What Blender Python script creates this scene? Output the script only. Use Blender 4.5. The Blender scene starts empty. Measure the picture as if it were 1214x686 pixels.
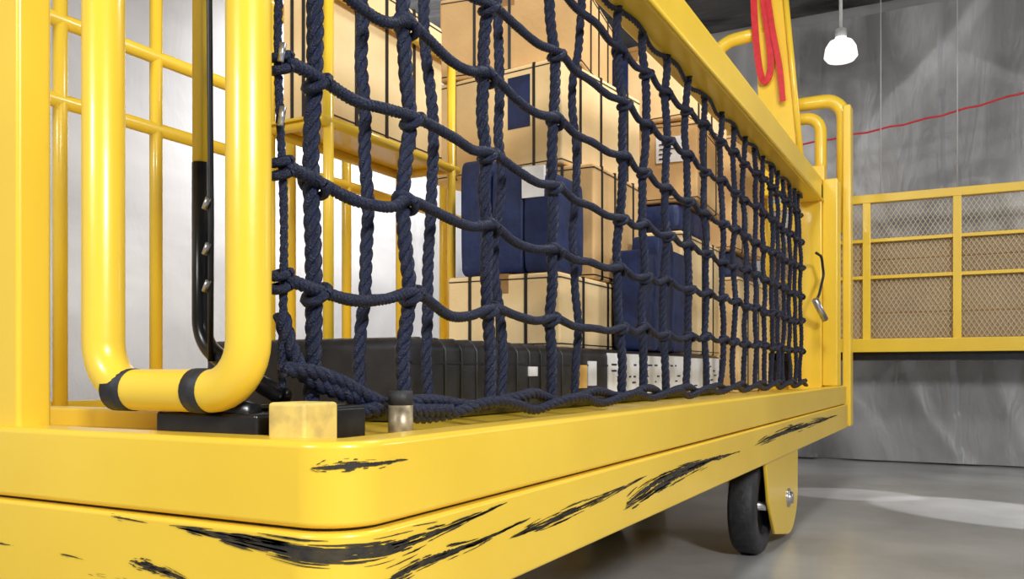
import bpy, bmesh, math, random
from mathutils import Vector, Matrix, noise
random.seed(7)
sc=bpy.context.scene
try:
    sc.view_settings.view_transform='Standard'
    sc.view_settings.look='None'
except Exception: pass
col=sc.collection

# ---------------------------------------------------------------- helpers
def mat(name,c1,c2=None,rough=.5,metal=0,scale=(8,8,8),nscale=5,bump=0,bscale=80,emit=None,estr=0,coat=0,ramp=(.35,.7),detail=6,dist=0,bvec=None,bdist=.01):
    m=bpy.data.materials.new(name); m.use_nodes=True
    nt=m.node_tree; b=nt.nodes['Principled BSDF']
    b.inputs['Roughness'].default_value=rough; b.inputs['Metallic'].default_value=metal
    if coat: b.inputs['Coat Weight'].default_value=coat; b.inputs['Coat Roughness'].default_value=.1
    tc=nt.nodes.new('ShaderNodeTexCoord'); mp=nt.nodes.new('ShaderNodeMapping')
    mp.inputs['Scale'].default_value=scale
    nt.links.new(tc.outputs['Object'],mp.inputs[0])
    if c2 is None: c2=tuple(x*.9 for x in c1)
    n=nt.nodes.new('ShaderNodeTexNoise'); n.inputs['Scale'].default_value=nscale; n.inputs['Detail'].default_value=detail
    n.inputs['Distortion'].default_value=dist
    nt.links.new(mp.outputs[0],n.inputs['Vector'])
    r=nt.nodes.new('ShaderNodeValToRGB')
    r.color_ramp.elements[0].position=ramp[0]; r.color_ramp.elements[1].position=ramp[1]
    r.color_ramp.elements[0].color=(*c1,1); r.color_ramp.elements[1].color=(*c2,1)
    nt.links.new(n.outputs['Fac'],r.inputs[0]); nt.links.new(r.outputs[0],b.inputs['Base Color'])
    if bump:
        n2=nt.nodes.new('ShaderNodeTexNoise'); n2.inputs['Scale'].default_value=bscale; n2.inputs['Detail'].default_value=4
        if bvec:
            m2=nt.nodes.new('ShaderNodeMapping'); m2.inputs['Scale'].default_value=bvec
            nt.links.new(tc.outputs['Object'],m2.inputs[0]); nt.links.new(m2.outputs[0],n2.inputs['Vector']); n2.inputs['Distortion'].default_value=1.2
        else: nt.links.new(tc.outputs['Object'],n2.inputs['Vector'])
        bp=nt.nodes.new('ShaderNodeBump'); bp.inputs['Strength'].default_value=bump; bp.inputs['Distance'].default_value=bdist
        nt.links.new(n2.outputs['Fac'],bp.inputs['Height']); nt.links.new(bp.outputs[0],b.inputs['Normal'])
    if emit:
        b.inputs['Emission Color'].default_value=(*emit,1); b.inputs['Emission Strength'].default_value=estr
    return m

YEL=mat('yellow_paint',(.92,.62,.05),(.84,.55,.036),rough=.33,scale=(1,1,1),nscale=3,bump=.03,bscale=60,coat=.25)
BLK=mat('black_rubber',(.012,.012,.015),(.03,.03,.035),rough=.6,bump=.2)
BLKM=mat('black_metal',(.010,.010,.012),(.02,.02,.022),rough=.28,metal=.2)
SCR=mat('scuffed_paint',(.015,.014,.015),(.06,.045,.02),rough=.7,scale=(1,1,1),nscale=60)
ROPE=mat('navy_rope',(.002,.006,.026),(.005,.012,.05),rough=.5,scale=(1,1,1),nscale=120,bump=.5,bscale=500)
CARD=mat('cardboard',(.70,.45,.20),(.58,.36,.15),rough=.8,scale=(1,1,1),nscale=6,bump=.1)
CARD2=mat('cardboard_light',(.93,.72,.40),(.82,.58,.28),rough=.8,scale=(1,1,1),nscale=6,bump=.1)
CARD3=mat('cardboard_dark',(.46,.27,.11),(.36,.20,.08),rough=.8,scale=(1,1,1),nscale=6,bump=.1)
NAVY=mat('navy_fabric',(.004,.013,.065),(.008,.024,.11),rough=.6,scale=(1,1,1),nscale=20,bump=.4,bscale=12,bdist=.03)
TAPE=mat('brown_tape',(.36,.20,.07),(.28,.15,.05),rough=.3)
LINE=mat('black_strapping',(.01,.01,.012),rough=.4)
WHITE=mat('white_label',(.88,.89,.92),(.78,.8,.83),rough=.6)
ORANGE=mat('orange_label',(.9,.55,.15),rough=.5)
PAD=mat('black_case_shell',(.010,.010,.014),(.022,.023,.028),rough=.45,scale=(1,1,1),nscale=30,bump=.1,bscale=300)
RED=mat('red_webbing',(.68,.02,.03),(.5,.015,.02),rough=.5)
STEEL=mat('zinc_steel',(.6,.6,.62),(.45,.45,.47),rough=.3,metal=.9,nscale=20)
DIRTY=mat('grimy_yellow_block',(.80,.60,.16),(.45,.33,.12),rough=.5,scale=(1,1,1),nscale=40,ramp=(.45,.8))
BRASS=mat('worn_brass',(.50,.42,.26),(.16,.13,.09),rough=.4,metal=.4,scale=(1,1,1),nscale=60)
FLOORM=mat('polished_concrete',(.28,.28,.28),(.45,.45,.445),rough=.25,scale=(1,1,1),nscale=1.6,bump=.04,bscale=30,detail=10)
WALLM=mat('grey_plaster',(.2,.2,.205),(.3,.3,.31),rough=.8,scale=(1,1,1),nscale=2)
SHEET=mat('smoky_plastic_film',(.13,.13,.135),(.42,.42,.43),rough=.38,scale=(1.0,1,.55),nscale=1.2,ramp=(.34,.68),detail=5,dist=1.3,bump=.2,bscale=3,bvec=(3,2,.8),bdist=.05)
WALLL=mat('light_plastic_sheeting',(.38,.38,.40),(.68,.68,.70),rough=.6,scale=(.8,.6,.9),nscale=1.2,bump=.35,bscale=1.6,bvec=(2,2.2,.9),bdist=.05,ramp=(.3,.70),detail=5,dist=1.0)
CEILM=mat('dark_ceiling',(.015,.015,.017),(.13,.13,.135),rough=.8,scale=(.6,1.6,1),nscale=2,ramp=(.3,.7),detail=9,dist=1.5,bump=.6,bscale=1.5,bvec=(1,2.5,1),bdist=.08)
BEAMM=mat('ceiling_beam_grey',(.04,.04,.045),(.09,.09,.10),rough=.7)
LAMPM=mat('lamp_glass',(.9,.9,.9),rough=.4,emit=(1,.98,.95),estr=.9)
TUBEM=mat('tube_glass',(.9,.9,.9),rough=.4,emit=(1,1,1),estr=2)
WIREM=mat('grey_wire',(.45,.45,.45),rough=.5)
TANM=mat('tan_board',(.46,.35,.22),(.34,.26,.17),rough=.8,scale=(1,1,1),nscale=3)

def setp(o,p):
    if p is not None: o.parent=p
def empty(name):
    e=bpy.data.objects.new(name,None); col.objects.link(e); e.empty_display_size=.1; return e
def mk(name,verts,faces,m,parent=None,smooth=False,bevel=0,bseg=3):
    me=bpy.data.meshes.new(name); me.from_pydata([tuple(v) for v in verts],[],faces); me.update()
    bm=bmesh.new(); bm.from_mesh(me); bmesh.ops.recalc_face_normals(bm,faces=bm.faces); bm.to_mesh(me); bm.free()
    o=bpy.data.objects.new(name,me); col.objects.link(o); me.materials.append(m)
    if smooth: me.polygons.foreach_set('use_smooth',[True]*len(me.polygons))
    if bevel:
        b=o.modifiers.new('bevel','BEVEL'); b.width=bevel; b.segments=bseg; b.limit_method='ANGLE'; b.angle_limit=math.radians(50)
        me.polygons.foreach_set('use_smooth',[True]*len(me.polygons))
        w=o.modifiers.new('wn','WEIGHTED_NORMAL'); w.keep_sharp=True
    setp(o,parent); return o
CF=[(0,1,3,2),(4,6,7,5),(0,4,5,1),(2,3,7,6),(0,2,6,4),(1,5,7,3)]
def box(name,x0,x1,y0,y1,z0,z1,m,parent=None,bevel=.003,bseg=3):
    v=[(x,y,z) for x in(x0,x1) for y in(y0,y1) for z in(z0,z1)]
    return mk(name,v,CF,m,parent,bevel=bevel,bseg=bseg)
def prism(name,outline,a0,a1,m,parent=None,axis='z',bevel=.004,bseg=3):
    n=len(outline); f=[tuple(range(n)),tuple(range(n,2*n))]+[(i,(i+1)%n,(i+1)%n+n,i+n) for i in range(n)]
    def P(a,b,c): return {'z':(a,b,c),'x':(c,a,b),'y':(a,c,b)}[axis]
    v=[P(a,b,a0) for a,b in outline]+[P(a,b,a1) for a,b in outline]
    return mk(name,v,f,m,parent,bevel=bevel,bseg=bseg)
def fillet(pts,r,n=8):
    pts=[Vector(p) for p in pts]; out=[pts[0]]
    for i in range(1,len(pts)-1):
        p=pts[i]; a=(pts[i-1]-p); b=(pts[i+1]-p)
        ang=a.angle(b)
        if ang>math.pi-.02: out.append(p); continue
        d=min(r/math.tan(ang/2),a.length*.49,b.length*.49)
        rr=d*math.tan(ang/2)
        s=p+a.normalized()*d; e=p+b.normalized()*d
        c=p+(a.normalized()+b.normalized()).normalized()*(rr/math.sin(ang/2))
        va=s-c; vb=e-c; t=va.angle(vb)
        for k in range(n+1):
            u=k/n; out.append(c+(va*math.sin((1-u)*t)+vb*math.sin(u*t))/math.sin(t))
    out.append(pts[-1]); return out
def catmull(pts,per=8):
    pts=[Vector(p) for p in pts]; P=[pts[0]*2-pts[1]]+pts+[pts[-1]*2-pts[-2]]; out=[]
    for i in range(1,len(P)-2):
        a,b,c,d=P[i-1:i+3]
        for k in range(per):
            t=k/per
            out.append(.5*((2*b)+(c-a)*t+(2*a-5*b+4*c-d)*t*t+(3*b-a-3*c+d)*t**3))
    out.append(pts[-1]); return out
def frames(pts):
    T=[]
    for i in range(len(pts)):
        t=(pts[min(i+1,len(pts)-1)]-pts[max(i-1,0)]); T.append(t.normalized())
    n=T[0].orthogonal().normalized(); N=[]
    for t in T:
        n=(n-t*n.dot(t)).normalized(); N.append(n.copy())
    return T,N
def sweepdata(pts,r,seg,V,F,cap=True):
    T,N=frames(pts); base=len(V)
    for p,t,n in zip(pts,T,N):
        b=t.cross(n)
        for k in range(seg):
            a=2*math.pi*k/seg; V.append(p+(n*math.cos(a)+b*math.sin(a))*r)
    for i in range(len(pts)-1):
        for k in range(seg):
            a=base+i*seg+k; b=base+i*seg+(k+1)%seg
            F.append((a,b,b+seg,a+seg))
    if cap:
        F.append(tuple(base+k for k in range(seg))); F.append(tuple(base+(len(pts)-1)*seg+k for k in range(seg)))
def tube(name,pts,r,m,parent=None,seg=16,fil=0,caps=True):
    pts=fillet(pts,fil) if fil else [Vector(p) for p in pts]
    V=[];F=[]; sweepdata(pts,r,seg,V,F,caps)
    return mk(name,V,F,m,parent,smooth=True)
def resample(pts,ds):
    out=[pts[0].copy()]; acc=0
    for a,b in zip(pts[:-1],pts[1:]):
        a=a.copy(); L=(b-a).length
        while L>1e-7 and acc+L>=ds:
            a=a+(b-a)*((ds-acc)/L); out.append(a.copy()); L=(b-a).length; acc=0
        acc+=L
    if (out[-1]-pts[-1]).length>1e-4: out.append(pts[-1].copy())
    return out
def rope(pts,R,V,F,pitch=.055,ds=.006,ph=0,strands=3,seg=6):
    pts=resample([Vector(p) for p in pts],ds)
    if len(pts)<3: return
    T,N=frames(pts)
    for k in range(strands):
        path=[]; s=0
        for i,(p,t,n) in enumerate(zip(pts,T,N)):
            if i: s+=(pts[i]-pts[i-1]).length
            a=ph+2*math.pi*(s/pitch+k/strands); b=t.cross(n)
            path.append(p+(n*math.cos(a)+b*math.sin(a))*R*.48)
        sweepdata(path,R*.56,seg,V,F,True)

# ---------------------------------------------------------------- camera
ZC=.538
cam=bpy.data.cameras.new('camera'); co=bpy.data.objects.new('camera',cam); col.objects.link(co)
co.location=(0,0,ZC); co.rotation_euler=(math.radians(90),0,math.radians(27.9))
cam.sensor_width=36; cam.lens=36*1026/1214; cam.shift_y=97/1214; cam.clip_start=.02
sc.camera=co

# ---------------------------------------------------------------- room
H=2.74
box('floor',-3.3,5,-3.5,5.7,-.1,0,FLOORM,bevel=0)
box('wall_back',-3.3,5,5.6,5.75,0,H,WALLM,bevel=0)
box('wall_left',-3.35,-3.2,-3.5,5.6,0,H,WALLL,bevel=0)
box('ceiling',-3.3,5,-3.5,5.7,H,H+.1,CEILM,bevel=0)
for i in range(3):
    y=4.7-i*1.2
    box('trim_%d'%(i+1),-3.2,5,y,y+.05,H-.06,H,BEAMM,bevel=0)
nx,nz=620,130; V=[];F=[]
for i in range(nx+1):
    x=-3.19+8.1*i/nx
    for k in range(nz+1):
        z=.01+(H-.08)*k/nz
        seam=((x+.10*math.sin(z*.6)+.05)%.80)/.80
        d=.008+.020*seam
        d+=.014*abs(noise.noise(Vector((x*2.3+z*.5,z*.4,3))))**.8
        d+=.014*max(0,1-abs(noise.noise(Vector((x*1.1-z*.7,z*.6+x*.3,9))))*8)
        d+=.009*max(0,1-abs(noise.noise(Vector((x*1.8+z*1.2,z*.9,21))))*9)
        V.append((x,5.598-min(.058,d),z))
for i in range(nx):
    for k in range(nz):
        a=i*(nz+1)+k; F.append((a,a+1,a+nz+2,a+nz+1))
mk('plastic_sheeting',V,F,SHEET,smooth=True)

# ---------------------------------------------------------------- CART
cart=empty('platform_cart')
XS=-.51; XB=-1.85; Y0=.635; Y1=4.35; R=.06
def outline(off=0,n=10):
    x0,x1,y0,y1=XB-off,XS+off,Y0-off,Y1+off; r=R+off; o=[]
    for cx,cy,a0 in((x1-r,y0+r,-90),(x1-r,y1-r,0),(x0+r,y1-r,90),(x0+r,y0+r,180)):
        for k in range(n+1):
            a=math.radians(a0+90*k/n); o.append((cx+r*math.cos(a),cy+r*math.sin(a)))
    return o
def ring(name,off,inset,z0,z1,m,bev):
    O=outline(off); I=outline(off-inset); n=len(O)
    V=[(x,y,z0) for x,y in O]+[(x,y,z1) for x,y in O]+[(x,y,z0) for x,y in I]+[(x,y,z1) for x,y in I]
    F=[]
    for i in range(n):
        j=(i+1)%n
        F+= [(i,j,n+j,n+i),(2*n+j,2*n+i,3*n+i,3*n+j),(n+i,n+j,3*n+j,3*n+i),(j,i,2*n+i,2*n+j)]
    return mk(name,V,F,m,cart,bevel=bev,bseg=4)
ring('deck_rim',0,.055,.3875,.471,YEL,.007)
ring('deck_gap',-.010,.03,.375,.39,BLK,0)
ring('deck_skirt',.005,.04,.277,.3845,YEL,.005)
prism('deck_plate',outline(-.05),.435,.452,YEL,cart,bevel=0)
for y in(1.3,2.1,2.9,3.7):
    box('cross_member',XB+.06,XS-.06,y-.03,y+.03,.30,.435,YEL,cart)
box('inner_sill',-1.78,-.83,.86,.90,.452,.482,YEL,cart,.004)

tube('handle_hoop',[(-.897,.672,1.75),(-.897,.672,.517),(-.668,.672,.517),(-.668,.672,1.75)],.0235,YEL,cart,fil=.055,seg=28)
for xa,xb in((-.873,-.842),(-.745,-.722)):
    tube('hoop_tape',[(xa,.672,.517),(xb,.672,.517)],.0245,BLK,cart,seg=24)
box('corner_post',-1.16,-1.033,.655,.70,.462,1.9,YEL,cart,.006)
tube('corner_post_brace',[(-1.19,.64,.47),(-1.19,.64,1.9)],.02,YEL,cart)
box('foot_bracket',-.82,-.665,.68,.74,.452,.493,BLKM,cart,.005)
tube('foot_saddle',[(-.80,.70,.49),(-.75,.70,.503),(-.69,.70,.49)],.014,BLKM,cart,fil=.02)
box('foot_block',-.642,-.592,.672,.725,.452,.506,DIRTY,cart,.004)
box('foot_channel',-.72,-.612,.735,.80,.452,.500,BLKM,cart,.005)
tube('foot_stud',[(-.597,.845,.45),(-.597,.845,.498)],.015,BRASS,cart,seg=20)
tube('foot_stud_cap',[(-.597,.845,.497),(-.597,.845,.515)],.0145,BLK,cart,seg=20)
tube('hook_bar_upper',[(-.856,.78,1.75),(-.856,.78,.80)],.0105,YEL,cart)
tube('hook_bar',[(-.856,.78,.80),(-.856,.78,.575),(-.80,.772,.545),(-.70,.76,.508)],.0112,BLKM,cart,fil=.05)
tube('lashing_cord',[(-.818,.76,1.5),(-.820,.76,1.0),(-.817,.76,.72),(-.818,.76,.55)],.0035,LINE,cart,seg=8)
V=[];F=[]
for z in(.735,.68,.635):
    sweepdata([Vector((-.822,.754,z)),Vector((-.815,.754,z+.013))],.0035,8,V,F)
mk('cord_clips',V,F,STEEL,cart,smooth=True)

D=-1.78
for z in(1.575,1.314,1.136): tube('fence_rail',[(D,.70,z),(D,4.28,z)],.0165,YEL,cart)
for y in(1.225,1.48,1.96,2.22,2.8,3.5,4.25): tube('fence_post',[(D,y,.44),(D,y,1.6)],.0155,YEL,cart)
box('top_rail',-.70,-.60,.66,4.25,1.315,1.425,YEL,cart,.008)
tube('top_rail_edge',[(-.598,.66,1.322),(-.598,4.25,1.322)],.006,YEL,cart,seg=8)
box('end_post',-.745,-.60,4.15,4.25,.452,1.40,YEL,cart,.006)
box('end_side_post',-.60,-.535,4.18,4.30,.471,1.42,YEL,cart,.006)
box('end_corner_post',-.535,-.498,4.352,4.45,.277,1.80,YEL,cart,.008)
tube('end_frame',[(-.535,4.40,1.2),(-.535,4.40,1.84),(-1.80,4.40,1.84),(-1.80,4.40,.28)],.033,YEL,cart,fil=.09,seg=20)
tube('end_frame_inner',[(-.635,4.37,.47),(-.635,4.37,1.76),(-1.72,4.37,1.76),(-1.72,4.37,.47)],.028,YEL,cart,fil=.07,seg=20)
for x in(-.9,-1.1,-1.3,-1.5): tube('end_bar',[(x,4.37,.45),(x,4.37,1.76)],.016,YEL,cart)
prism('end_upright',[(-.90,1.45),(-.70,1.45),(-.80,2.55),(-.93,2.55)],4.27,4.31,YEL,cart,axis='y',bevel=.006)
tube('end_upright_flange',[(-.70,4.265,1.45),(-.80,4.265,2.55)],.014,YEL,cart)
tube('end_arch',[(-1.14,4.30,1.5),(-1.14,4.30,2.17),(-.86,4.30,2.19)],.032,YEL,cart,fil=.12,seg=20)
box('end_gusset',-.95,-.60,4.24,4.33,1.38,1.50,YEL,cart,.006)

def wheel(cx,cy,w=.075,r=.142):
    n=40; prof=[(-w/2,r*.62),(-w/2,r*.93),(-w/2+.012,r),(w/2-.012,r),(w/2,r*.93),(w/2,r*.62)]
    V=[];F=[]
    for k in range(n):
        a=2*math.pi*k/n
        for x,rr in prof: V.append((cx+x,cy+rr*math.cos(a),r+rr*math.sin(a)))
    m=len(prof)
    for k in range(n):
        for j in range(m): F.append((k*m+j,k*m+(j+1)%m,((k+1)%n)*m+(j+1)%m,((k+1)%n)*m+j))
    mk('wheel_tire',V,F,BLK,cart,smooth=True)
    V=[];F=[]; sweepdata([Vector((cx-w*.3,cy,r)),Vector((cx+w*.3,cy,r))],r*.63,32,V,F,True); mk('wheel_hub',V,F,BLKM,cart)
    tube('wheel_axle',[(cx-w*.6,cy,r),(cx+w*.6,cy,r)],.014,STEEL,cart)
def fork(x0,x1,cy):
    o=[(cy-.02,.30),(cy+.50,.30),(cy+.50,.17)]
    for k in range(9):
        a=math.radians(0-100*k/8); o.append((cy+.35+.15*math.cos(a),.15+.135*math.sin(a)))
    o+=[(cy+.12,.05),(cy+.03,.16)]
    prism('caster_fork',o,x0,x1,YEL,cart,axis='x',bevel=.004)
wheel(-.575,2.60); fork(-.527,-.515,2.54); fork(-.632,-.62,2.54)
tube('fork_bolt',[(-.53,2.86,.135),(-.500,2.86,.135)],.020,STEEL,cart,seg=6)
tube('fork_bolt_washer',[(-.518,2.86,.135),(-.510,2.86,.135)],.03,STEEL,cart,seg=20)
wheel(-1.78,2.60); fork(-1.73,-1.72,2.54)
wheel(-1.08,2.75)
box('axle_beam',-1.80,-.56,2.70,2.84,.22,.30,BLKM,cart)
for x,y in((-1.35,3.95),(-1.75,3.95),(-.80,1.15),(-1.70,1.15)):
    wheel(x,y); box('caster_leg',x-.05,x+.05,y-.05,y+.05,.27,.31,YEL,cart)

# paint wear: dry, brushy flaked patches lying on the deck perimeter
ARC=R*math.pi/2
def per(s,off):
    if s<0: return Vector((XS-R+s,Y0-off,0))
    if s<ARC:
        a=-math.pi/2+s/R; return Vector((XS-R+(R+off)*math.cos(a),Y0+R+(R+off)*math.sin(a),0))
    return Vector((XS+off,Y0+R+(s-ARC),0))
def sY(y): return ARC+(y-Y0-R)
def sX(x): return x-(XS-R)
SV=[];SF=[]
rs=random.Random(11)
def strip(f,t0,t1,c0,w,off,n=10):
    base=len(SV)
    for i in range(n+1):
        u=i/n; t=t0+(t1-t0)*u; s,z,W=f(t); ww=w*math.sin(math.pi*(.04+.92*u))**.6
        q=per(s,off); zz=z+c0*W
        SV.append((q.x,q.y,zz+ww*rs.uniform(.3,.8))); SV.append((q.x,q.y,zz-ww*rs.uniform(.3,.8)))
    for i in range(n): a=base+2*i; SF.append((a,a+1,a+3,a+2))
def scratch(pts,w,off,dens=40,skew=.45,core=True,cw=.28):
    c=[p for p in catmull([Vector((a,b,0)) for a,b in pts],20)]; n=len(c)-1
    def f(t):
        t=max(0,min(.9999,t)); x=t*n; i=int(x); p=c[i].lerp(c[i+1],x-i)
        W=w*(math.sin(math.pi*t**skew))**1.1
        return p.x,p.y,W
    if core:
        for k in range(4):
            a=rs.uniform(.02,.22); b=rs.uniform(.6,.97); strip(f,a,b,rs.uniform(-.35,.35),w*cw,off+k*.0001,n=70)
    for k in range(dens):
        t=rs.betavariate(1.4,1.8); l=rs.uniform(.04,.16)
        strip(f,t,min(1,t+l),rs.gauss(0,.55),w*rs.uniform(.06,.18),off+.0004,n=8)
o1=.0056; o0=.0006
scratch([(sY(1.33),.312),(sY(1.55),.334),(sY(1.85),.342),(sY(2.16),.340)],.018,o1,80,cw=.42)
scratch([(sY(.94),.331),(sY(1.08),.336),(sY(1.25),.342),(sY(1.46),.354)],.0085,o1,90,skew=.8,cw=.22)
scratch([(sY(.66),.330),(sY(.75),.339),(sY(.88),.341),(sY(1.02),.349)],.009,o1,70,cw=.34)
scratch([(sX(-.74),.378),(sX(-.64),.372),(.03,.366),(sY(.72),.365),(sY(.80),.368),(sY(.94),.377)],.0115,o1,110,skew=.9,cw=.3)
scratch([(.015,.446),(.06,.449),(sY(.735),.448)],.006,o0,60,skew=.8,cw=.35)
scratch([(sY(2.25),.338),(sY(2.7),.352),(sY(3.2),.352),(sY(3.95),.350)],.016,o1,70,skew=.8,cw=.35)
scratch([(sX(-.83),.381),(sX(-.79),.379),(sX(-.76),.377)],.0032,o1,14)
scratch([(sX(-.92),.331),(sX(-.895),.33),(sX(-.87),.328)],.0022,o1,12)
scratch([(sX(-.80),.333),(sX(-.74),.328),(sX(-.66),.312)],.007,o1,80,cw=.3)
scratch([(sX(-1.05),.335),(sX(-1.03),.332),(sX(-1.0),.332)],.003,o1,14)
scratch([(sX(-.87),.314),(sX(-.80),.312),(sX(-.74),.305)],.003,o1,24,core=False)
mk('paint_scuffs',SV,SF,SCR,cart)

# ---------------------------------------------------------------- CARGO NET
net=empty('cargo_net')
ZR=[.488,.632,.7545,.868,.986,1.105,1.225,1.322]
PX=[370,449,479,527,577,608,655,697,735,763,790,815,836,855,870,883,895,905,914,922,929,936,942,948]
YC=[(766/(1150-p)-.309)/.884 for p in PX]     # column stations along the cart (metres)
XN=-.66
rnd=random.Random(3)
node=[[None]*len(ZR) for _ in YC]
main={0,2,4,6,8}|set(range(9,24))
for i,y in enumerate(YC):
    for j,z in enumerate(ZR):
        k=1 if 0<j<7 else .2
        node[i][j]=Vector((XN+rnd.uniform(-.006,.006),y+rnd.uniform(-.008,.008)*k,z+rnd.uniform(-.008,.006)*k))
V=[];F=[]
for i,y in enumerate(YC):
    front=i in main; off=0 if front else -.024
    pts=[]
    for j in range(len(ZR)):
        p=node[i][j]+Vector((off,0,0)); pts.append(p)
        if j<len(ZR)-1:
            q=node[i][j+1]; m=(node[i][j]+q)/2+Vector((off+rnd.uniform(-.004,.004),rnd.uniform(-.005,.005),0)); pts.append(m)
    far=y>2.3
    rope(catmull(pts,5),.0100 if front else .0085,V,F,pitch=.052,ds=.012 if far else .005,ph=rnd.random()*6,seg=5 if far else 8)
mk('vertical_ropes',V,F,ROPE,net,smooth=True)
V=[];F=[]
YE=.712
for j in range(len(ZR)):
    if j==0 or j==7: continue
    pts=[Vector((XN+.006,YE,ZR[j]+.006))]
    for a,i in enumerate(range(len(YC))):
        p=node[i][j]+Vector((.011,0,.003 if i in main else -.007)); pts.append(p)
        if a<len(YC)-1 and YC[a+1]-YC[i]>.1:
            q=node[a+1][j]; m=(node[i][j]+q)/2+Vector((.009,0,-.008)); pts.append(m)
    near=[p for p in pts if p.y<=2.4]; farp=[p for p in pts if p.y>=near[-1].y]
    rope(catmull(near,6),.0078,V,F,pitch=.022,ds=.0035,seg=6)
    if len(farp)>2: rope(catmull(farp,5),.0078,V,F,pitch=.05,ds=.012,seg=5)
    c=Vector((XN,YE,ZR[j]+.004))
    for dz in(-.007,.007):
        sweepdata([c+Vector((.010*math.cos(a),.010*math.sin(a),dz+.004*math.sin(a))) for a in [2*math.pi*k/14 for k in range(15)]],.0052,7,V,F,False)
mk('horizontal_ropes',V,F,ROPE,net,smooth=True)
V=[];F=[]
for i in sorted(main):
    for j in range(1,7):
        c=node[i][j]; fr=YC[i]<2.0; n=16 if fr else 8
        sg=1 if (i+j)%2 else -1
        pts=[]
        for k in range(n+1):
            a=2*math.pi*k/n
            pts.append(c+Vector((.004+.0138*math.cos(a),.0125*math.sin(a),.010*sg*math.sin(a))))
        sweepdata(pts,.0057,7,V,F,False)
mk('knots',V,F,ROPE,net,smooth=True)
V=[];F=[]
rope(catmull([(XN,YE,1.33),(XN+.003,YE+.003,1.1),(XN-.003,YE-.002,.9),(XN+.002,YE+.002,.7),(XN,YE,.52)],8),.005,V,F,pitch=.03)
def bottom(phase,amp,z,xo,R,y0=.74,y1=4.0,wl=.30):
    pts=[]; y=y0
    while y<y1:
        pts.append(Vector((XN+xo+.006*math.sin(y*21+phase),y,z+amp*math.sin(2*math.pi*y/wl+phase)+rnd.uniform(-.002,.002)))); y+=.05
    near=[p for p in pts if p.y<2.4]; farp=[p for p in pts if p.y>=near[-1].y-.001]
    rope(catmull(near,4),R,V,F,pitch=.05,ds=.005,seg=8); rope(catmull(farp,4),R,V,F,pitch=.06,ds=.014,seg=5)
bottom(0,.008,.492,.012,.0092); bottom(2.8,.008,.484,.026,.0088)
bottom(1,.004,1.306,.0,.006,wl=.3)
for P,r in (([(XN,YE,.60),(XN+.006,YE+.01,.56),(XN+.01,.745,.53),(XN+.02,.80,.510),(XN+.012,.87,.495),(XN+.012,.98,.486)],.0095),
            ([(XN+.01,YE-.01,.540),(XN+.015,.74,.538),(XN+.02,.79,.525),(XN+.025,.84,.505),(XN+.03,.90,.490),(XN+.025,1.02,.484)],.0092)):
    rope(catmull(P,8),r,V,F,pitch=.045,ds=.005,seg=8)
mk('border_ropes',V,F,ROPE,net,smooth=True)
for z in(.985,.868,.80): tube('border_clip',[(XN+.01,YE-.012,z),(XN+.012,YE-.010,z+.02)],.0035,STEEL,net,seg=8)
tube('tie_cord',[(-.60,4.00,1.06),(-.585,4.05,1.05),(-.58,4.08,.97),(-.59,4.02,.88),(-.60,3.98,.84)],.006,LINE,net,fil=.03)
tube('tie_hook',[(-.60,3.97,.85),(-.572,4.06,.77)],.015,STEEL,net)

# ---------------------------------------------------------------- flat black case with labels
pad=empty('flat_black_case')
zd=.453
box('shell',-1.28,-.82,1.17,3.22,zd,zd+.142,PAD,pad,.022,5)
box('lid_line',-1.283,-.8175,1.19,3.2,zd+.098,zd+.102,LINE,pad,0)
V=[];F=[]
y=1.24
while y<1.80:
    sweepdata(fillet([Vector((-1.2,y,zd+.1425)),Vector((-.835,y,zd+.1425)),Vector((-.819,y,zd+.125)),Vector((-.819,y,zd+.02))],.01),.0022,6,V,F); y+=.055
mk('shell_ribs',V,F,mat('case_rib',(.05,.052,.06),rough=.5),pad,smooth=True)
def lab(a,b,z0,z1,m): box('label',-.822,-.8165,a,b,zd+z0,zd+z1,m,pad,0)
LB=((2.07,2.30),(2.32,2.50),(2.52,2.72),(2.74,2.95),(2.98,3.17))
for k,(a,b) in enumerate(LB): lab(a,b,.018+.004*(k%3),.132-.003*(k%2),WHITE)
lab(1.86,1.93,.045,.100,ORANGE); lab(1.94,1.99,.05,.11,WHITE); lab(1.62,1.66,.075,.095,WHITE)
rl=random.Random(5)
for a,b in LB:
    for z in(.035,.052,.068,.084,.10):
        y=a+.02
        while y<b-.04:
            l=rl.uniform(.012,.04)
            if rl.random()<.4: box('label_print',-.8168,-.816,y,min(b-.015,y+l),zd+z,zd+z+.005,LINE if rl.random()<.7 else NAVY,pad,0)
            y+=l+.02

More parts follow.
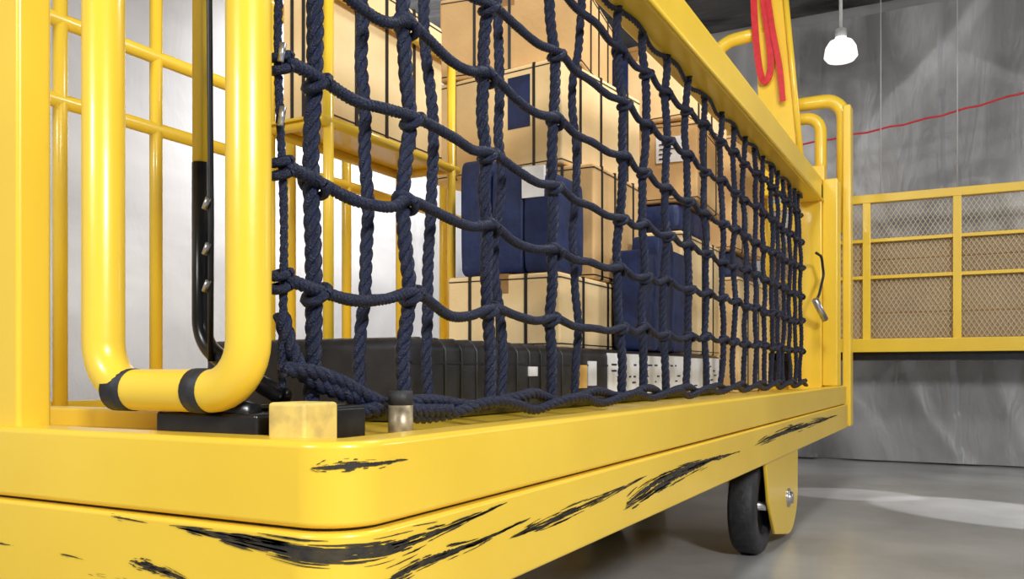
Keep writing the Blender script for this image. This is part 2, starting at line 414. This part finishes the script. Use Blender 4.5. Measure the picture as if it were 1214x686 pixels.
# ---------------------------------------------------------------- CARTONS and navy packages
def place(e,xc,yc,rz):
    if rz:
        e.matrix_world=Matrix.Translation((xc,yc,0))@Matrix.Rotation(math.radians(rz),4,'Z')@Matrix.Translation((-xc,-yc,0))
def carton(x0,x1,y0,y1,z0,z1,m,navy=(),straps=(),label=False,rz=0,tape=True):
    e=empty('cardboard_box')
    box('carton',x0,x1,y0,y1,z0,z1,m,e,.008)
    t=.0015; xm=(x0+x1)/2
    if tape:
        box('tape_top',xm-.02,xm+.02,y0-t,y1+t,z1-.05,z1+t,TAPE,e,0)
    for zz in(z0+.012,z1-.014): box('flap_line',x0+.006,x1+t,y0-t,y1-.006,zz-.0015,zz+.0015,LINE,e,0)
    for a in straps:
        yy=y0+(y1-y0)*a; box('strap',x1-.01,x1+t*2,yy,yy+.01,z0,z1,LINE,e,0)
        xx=x0+(x1-x0)*a; box('strap_end',xx,xx+.008,y0-t*2,y0+.01,z0,z1,LINE,e,0)
    for (f,a0,a1,b0,b1) in navy:
        za=z0+(z1-z0)*b0; zb=z0+(z1-z0)*b1
        if f=='e': box('navy_panel',x0+(x1-x0)*a0,x0+(x1-x0)*a1,y0-t*1.5,y0+.01,za,zb,NAVY,e,0)
        else: box('navy_panel',x1-.01,x1+t*1.5,y0+(y1-y0)*a0,y0+(y1-y0)*a1,za,zb,NAVY,e,0)
    if label:
        w=(x1-x0); h=(z1-z0)
        box('label',x0+w*.62,x0+w*.88,y0-t*2,y0+.01,z0+h*.5,z0+h*.82,WHITE,e,0)
        for k in range(4): box('label_line',x0+w*.65,x0+w*(.74+.03*(k%3)),y0-t*3,y0,z0+h*(.54+.06*k),z0+h*(.555+.06*k),LINE,e,0)
    place(e,xm,(y0+y1)/2,rz); return e
def softslab(V,F,x0,x1,y0,y1,z0,z1,seed,px=.13):
    nu,nv=64,24; base=len(V)
    c=Vector(((x0+x1)/2,(y0+y1)/2,(z0+z1)/2)); h=Vector(((x1-x0)/2,(y1-y0)/2,(z1-z0)/2))
    sp=lambda v,p: math.copysign(abs(v)**p,v)
    for j in range(nv+1):
        ph=-math.pi/2+math.pi*j/nv
        for i in range(nu):
            th=2*math.pi*i/nu
            d=Vector((sp(math.cos(ph),px)*sp(math.cos(th),px),sp(math.cos(ph),px)*sp(math.sin(th),px),sp(math.sin(ph),px*2)))
            k=1-.04*abs(noise.noise(d*2+Vector((seed,0,seed))))-.015*abs(noise.noise(d*7+Vector((0,seed,0))))
            V.append(c+Vector((d.x*h.x*k,d.y*h.y*k,d.z*h.z)))
    for j in range(nv):
        for i in range(nu): F.append((base+j*nu+i,base+j*nu+(i+1)%nu,base+(j+1)*nu+(i+1)%nu,base+(j+1)*nu+i))
def navypack(x0,x1,y0,y1,z0,z1,n,seed,rz=0,upright=None,label=True):
    e=empty('navy_fabric_package'); V=[];F=[]
    for k in range(n):
        if upright=='x':
            w=(x1-x0)/n; softslab(V,F,x0+k*w,x0+(k+1)*w,y0,y1,z0,z1-.03*((k*7+seed)%3),seed+k)
        elif upright=='y':
            w=(y1-y0)/n; softslab(V,F,x0,x1,y0+k*w,y0+(k+1)*w,z0,z1-.03*((k*7+seed)%3),seed+k)
        else:
            w=(z1-z0)/n; softslab(V,F,x0,x1,y0,y1,z0+k*w,z0+(k+1)*w,seed+k)
    mk('packs',V,F,NAVY,e,smooth=True)
    if label: box('label',x1-.10,x1-.035,y0-.002,y0+.01,z0+(z1-z0)*.62,z0+(z1-z0)*.88,WHITE,e,0)
    place(e,(x0+x1)/2,(y0+y1)/2,rz)
zp=.598
carton(-1.27,-.93,2.02,2.74,zp,.795,CARD2,straps=(.2,.45,.7))
carton(-1.28,-.94,2.27,2.72,.800,1.13,CARD,straps=(.12,.35,.7))
navypack(-1.25,-.955,2.05,2.24,.800,1.12,3,3,upright='x')
carton(-1.49,-1.00,2.28,2.78,1.134,1.44,CARD2,navy=[('e',.62,.78,.4,.9)],straps=(.2,.45,.8),rz=-7)
carton(-1.50,-1.04,2.32,2.72,1.444,1.70,CARD,straps=(.25,.5,.8),rz=8)
carton(-.975,-.80,2.40,2.78,.934,1.22,CARD,straps=(.3,.7)) if False else None
carton(-1.24,-.87,2.88,3.38,zp,1.02,CARD2,straps=(.2,.5,.8),rz=0)
navypack(-1.22,-.88,2.90,3.32,1.024,1.12,1,4,label=False)
carton(-1.22,-.84,2.90,3.36,1.124,1.40,CARD,straps=(.3,.7),label=True,rz=4)
carton(-1.22,-.84,2.90,3.32,1.404,1.68,CARD2,straps=(.3,.6),rz=-6,navy=[('e',.05,.45,.2,.9)])
navypack(-.918,-.825,2.36,2.80,zp,.95,3,8,upright='y',label=False)
carton(-1.30,-.82,3.50,4.08,.453,.92,CARD2,straps=(.25,.6))
navypack(-1.24,-.86,3.56,3.98,.924,1.03,1,11,label=False)
carton(-1.25,-.84,3.54,3.98,1.034,1.50,CARD,straps=(.3,.7),rz=-4)

rack=empty('cargo_shelf')
for y in(1.58,2.12):
    for x in(-1.50,-1.32): tube('post',[(x,y,.452),(x,y,1.42)],.0125,YEL,rack)
    tube('cross_bar',[(-1.50,y,1.12),(-1.32,y,1.12)],.012,YEL,rack)
for x in(-1.50,-1.32):
    tube('shelf_rail',[(x,1.55,1.12),(x,2.15,1.12)],.013,YEL,rack)
    tube('upper_rail',[(x,1.55,1.43),(x,2.15,1.43)],.012,YEL,rack)
box('shelf_panel',-1.50,-1.32,1.56,2.14,1.128,1.134,YEL,rack,0)
carton(-1.48,-1.337,1.60,2.10,1.135,1.52,CARD2,straps=(.2,.45,.7))

# ---------------------------------------------------------------- red strap (flat webbing)
strap=empty('red_strap')
def webbing(name,pts,w):
    c=catmull([Vector(p) for p in pts],8); V=[];F=[]
    T,_=frames(c)
    for p,t in zip(c,T):
        s=t.cross(Vector((0,1,0)))
        s=s.normalized()*w/2
        for a,b in((1,1),(1,-1),(-1,-1),(-1,1)): V.append(p+s*a+Vector((0,b*.004,0)))
    for i in range(len(c)-1):
        for k in range(4): F.append((i*4+k,i*4+(k+1)%4,(i+1)*4+(k+1)%4,(i+1)*4+k))
    F+=[(0,1,2,3),tuple(len(V)-4+k for k in range(4))]
    mk(name,V,F,RED,strap)
webbing('webbing_loop',[(-.93,4.25,2.55),(-.925,4.25,2.3),(-.91,4.25,2.08),(-.89,4.245,1.96),(-.865,4.24,1.93),(-.845,4.24,1.99),(-.85,4.24,2.12),(-.875,4.24,2.3),(-.88,4.24,2.5)],.030)
webbing('webbing_tail',[(-.86,4.235,2.35),(-.83,4.23,2.15),(-.80,4.23,1.98),(-.785,4.23,1.82)],.026)

# ---------------------------------------------------------------- background storage rack
bg=empty('mesh_storage_rack')
ya,yb=5.08,5.45; xa,xb=-1.06,.62
for x in(-1.03,-.78,-.50,-.06,.33,.60):
    box('upright',x-.020,x+.020,ya,ya+.04,.66,1.49,YEL,bg,.003)
for x in(-1.03,.60): box('rear_upright',x-.02,x+.02,yb-.04,yb,.66,1.49,YEL,bg,.003)
box('top_beam',xa,xb,ya-.004,ya+.044,1.455,1.50,YEL,bg,.003)
box('bottom_beam',xa,xb,ya-.02,ya+.05,.642,.715,YEL,bg,.004)
for z in(1.25,1.05): box('mid_rail',xa,xb,ya+.008,ya+.03,z-.009,z+.009,YEL,bg,.002)
box('tray',xa,xb,ya+.03,yb,.60,.66,BLKM,bg,0)
box('panel_board',xa+.02,xb-.02,ya+.05,ya+.06,.70,1.26,TANM,bg,0)
for z in(.86,1.15): box('panel_fold',xa+.02,xb-.02,ya+.044,ya+.052,z-.003,z+.003,CARD3,bg,0)
for x in(-.985,.58):
    for y in(ya+.05,yb-.03): box('leg',x-.02,x+.02,y-.02,y+.02,0,.64,BLKM,bg,.003)
V=[];F=[]
zb,zt=.72,1.455; s=.024; x=xa-(zt-zb)
while x<xb:
    for sg in(1,-1):
        h=(zt-zb)*.62
        A,B=([x,zb],[x+h,zt]) if sg>0 else ([x+h,zb],[x,zt])
        if max(A[0],B[0])>xa and min(A[0],B[0])<xb:
            def at(X,A=A,B=B): t=(X-A[0])/(B[0]-A[0]); return [X,A[1]+t*(B[1]-A[1])]
            a=at(min(max(A[0],xa),xb)); b=at(min(max(B[0],xa),xb))
            if abs(a[1]-b[1])>.01: sweepdata([Vector((a[0],ya+.035,a[1])),Vector((b[0],ya+.035,b[1]))],.0017,4,V,F,False)
    x+=s
mk('wire_mesh',V,F,mat('tan_wire',(.66,.54,.33),rough=.5),bg)

# ---------------------------------------------------------------- lamp, wires, red rope
lamp=empty('pendant_lamp')
lx,ly=-.61,4.9; n=28
prof=[(.012,2.345),(.026,2.34),(.032,2.305),(.060,2.295),(.078,2.265),(.086,2.215),(.070,2.195),(.04,2.185),(.0,2.182)]
V=[];F=[]
for k in range(n):
    a=2*math.pi*k/n
    for r,z in prof: V.append((lx+r*math.cos(a),ly+r*math.sin(a),z))
m=len(prof)
for k in range(n):
    for j in range(m-1): F.append((k*m+j,k*m+j+1,((k+1)%n)*m+j+1,((k+1)%n)*m+j))
mk('shade',V,F,LAMPM,lamp,smooth=True)
tube('collar',[(lx,ly,2.30),(lx,ly,2.36)],.030,WIREM,lamp,seg=16)
tube('stem',[(lx,ly,2.35),(lx,ly,H)],.009,WIREM,lamp,seg=8)
box('ceiling_rose',lx-.04,lx+.04,ly-.04,ly+.04,H-.02,H,WIREM,lamp)
wires=empty('suspension_wires')
for x in(-.43,-.06): tube('wire',[(x,5.1,1.49),(x,5.1,H)],.003,WIREM,wires,seg=6)
# red rope strung between two ceiling drops, just behind the wires
rr=[]
for k in range(30):
    t=k/29; x=-1.0+1.78*t; rr.append(Vector((x,5.16,1.83+.26*t-.05*math.sin(math.pi*t)+.004*math.sin(k*2.1))))
rr=[Vector((-1.03,5.16,H))]+rr+[Vector((.82,5.16,H))]
tube('red_rope',rr,.0052,RED,None,seg=8)
lt=empty('tube_light')
for x in(-2.2,-1.5):
    tube('tube',[(x,3.2,H-.11),(x,4.9,H-.11)],.012,TUBEM,lt); box('housing',x-.03,x+.03,3.15,4.95,H-.09,H-.0,BEAMM,lt)

# ---------------------------------------------------------------- lights
def area(name,loc,tgt,size,energy,color=(1,1,1),sy=None):
    l=bpy.data.lights.new(name,'AREA'); l.energy=energy; l.size=size; l.color=color
    if sy: l.shape='RECTANGLE'; l.size_y=sy
    o=bpy.data.objects.new(name,l); col.objects.link(o); o.location=loc
    o.rotation_euler=(Vector(tgt)-Vector(loc)).to_track_quat('-Z','Y').to_euler(); return o
area('area_light_key',(2.0,-.6,2.3),(-.7,1.6,.5),.6,135,(1,.99,.97))
area('area_light_front',(-1.4,-1.8,2.2),(-1.0,1.2,.6),.5,48)
area('area_light_cargo',(-.3,2.4,2.6),(-1.1,2.9,.8),.4,27,(1,.98,.94))
area('area_light_left_wall',(-2.3,3.6,2.2),(-3.2,4.4,.7),.8,60,sy=1.6)
area('area_light_back_wall',(2.4,5.0,1.7),(0,5.6,1.4),.4,28,sy=1.0)
def spot(loc,tgt,e,ang,bl=.2):
    l=bpy.data.lights.new('spot_light','SPOT'); l.energy=e; l.spot_size=math.radians(ang); l.spot_blend=bl; l.shadow_soft_size=.02
    o=bpy.data.objects.new('spot_light',l); col.objects.link(o); o.location=loc
    o.rotation_euler=(Vector(tgt)-Vector(loc)).to_track_quat('-Z','Y').to_euler()
spot((2.6,2.4,2.3),(.12,3.75,0),800,10)
spot((2.4,4.2,2.3),(-.45,4.05,0),400,6)
w=bpy.data.worlds.new('world'); sc.world=w; w.use_nodes=True
w.node_tree.nodes['Background'].inputs[0].default_value=(.88,.93,1,1); w.node_tree.nodes['Background'].inputs[1].default_value=.30
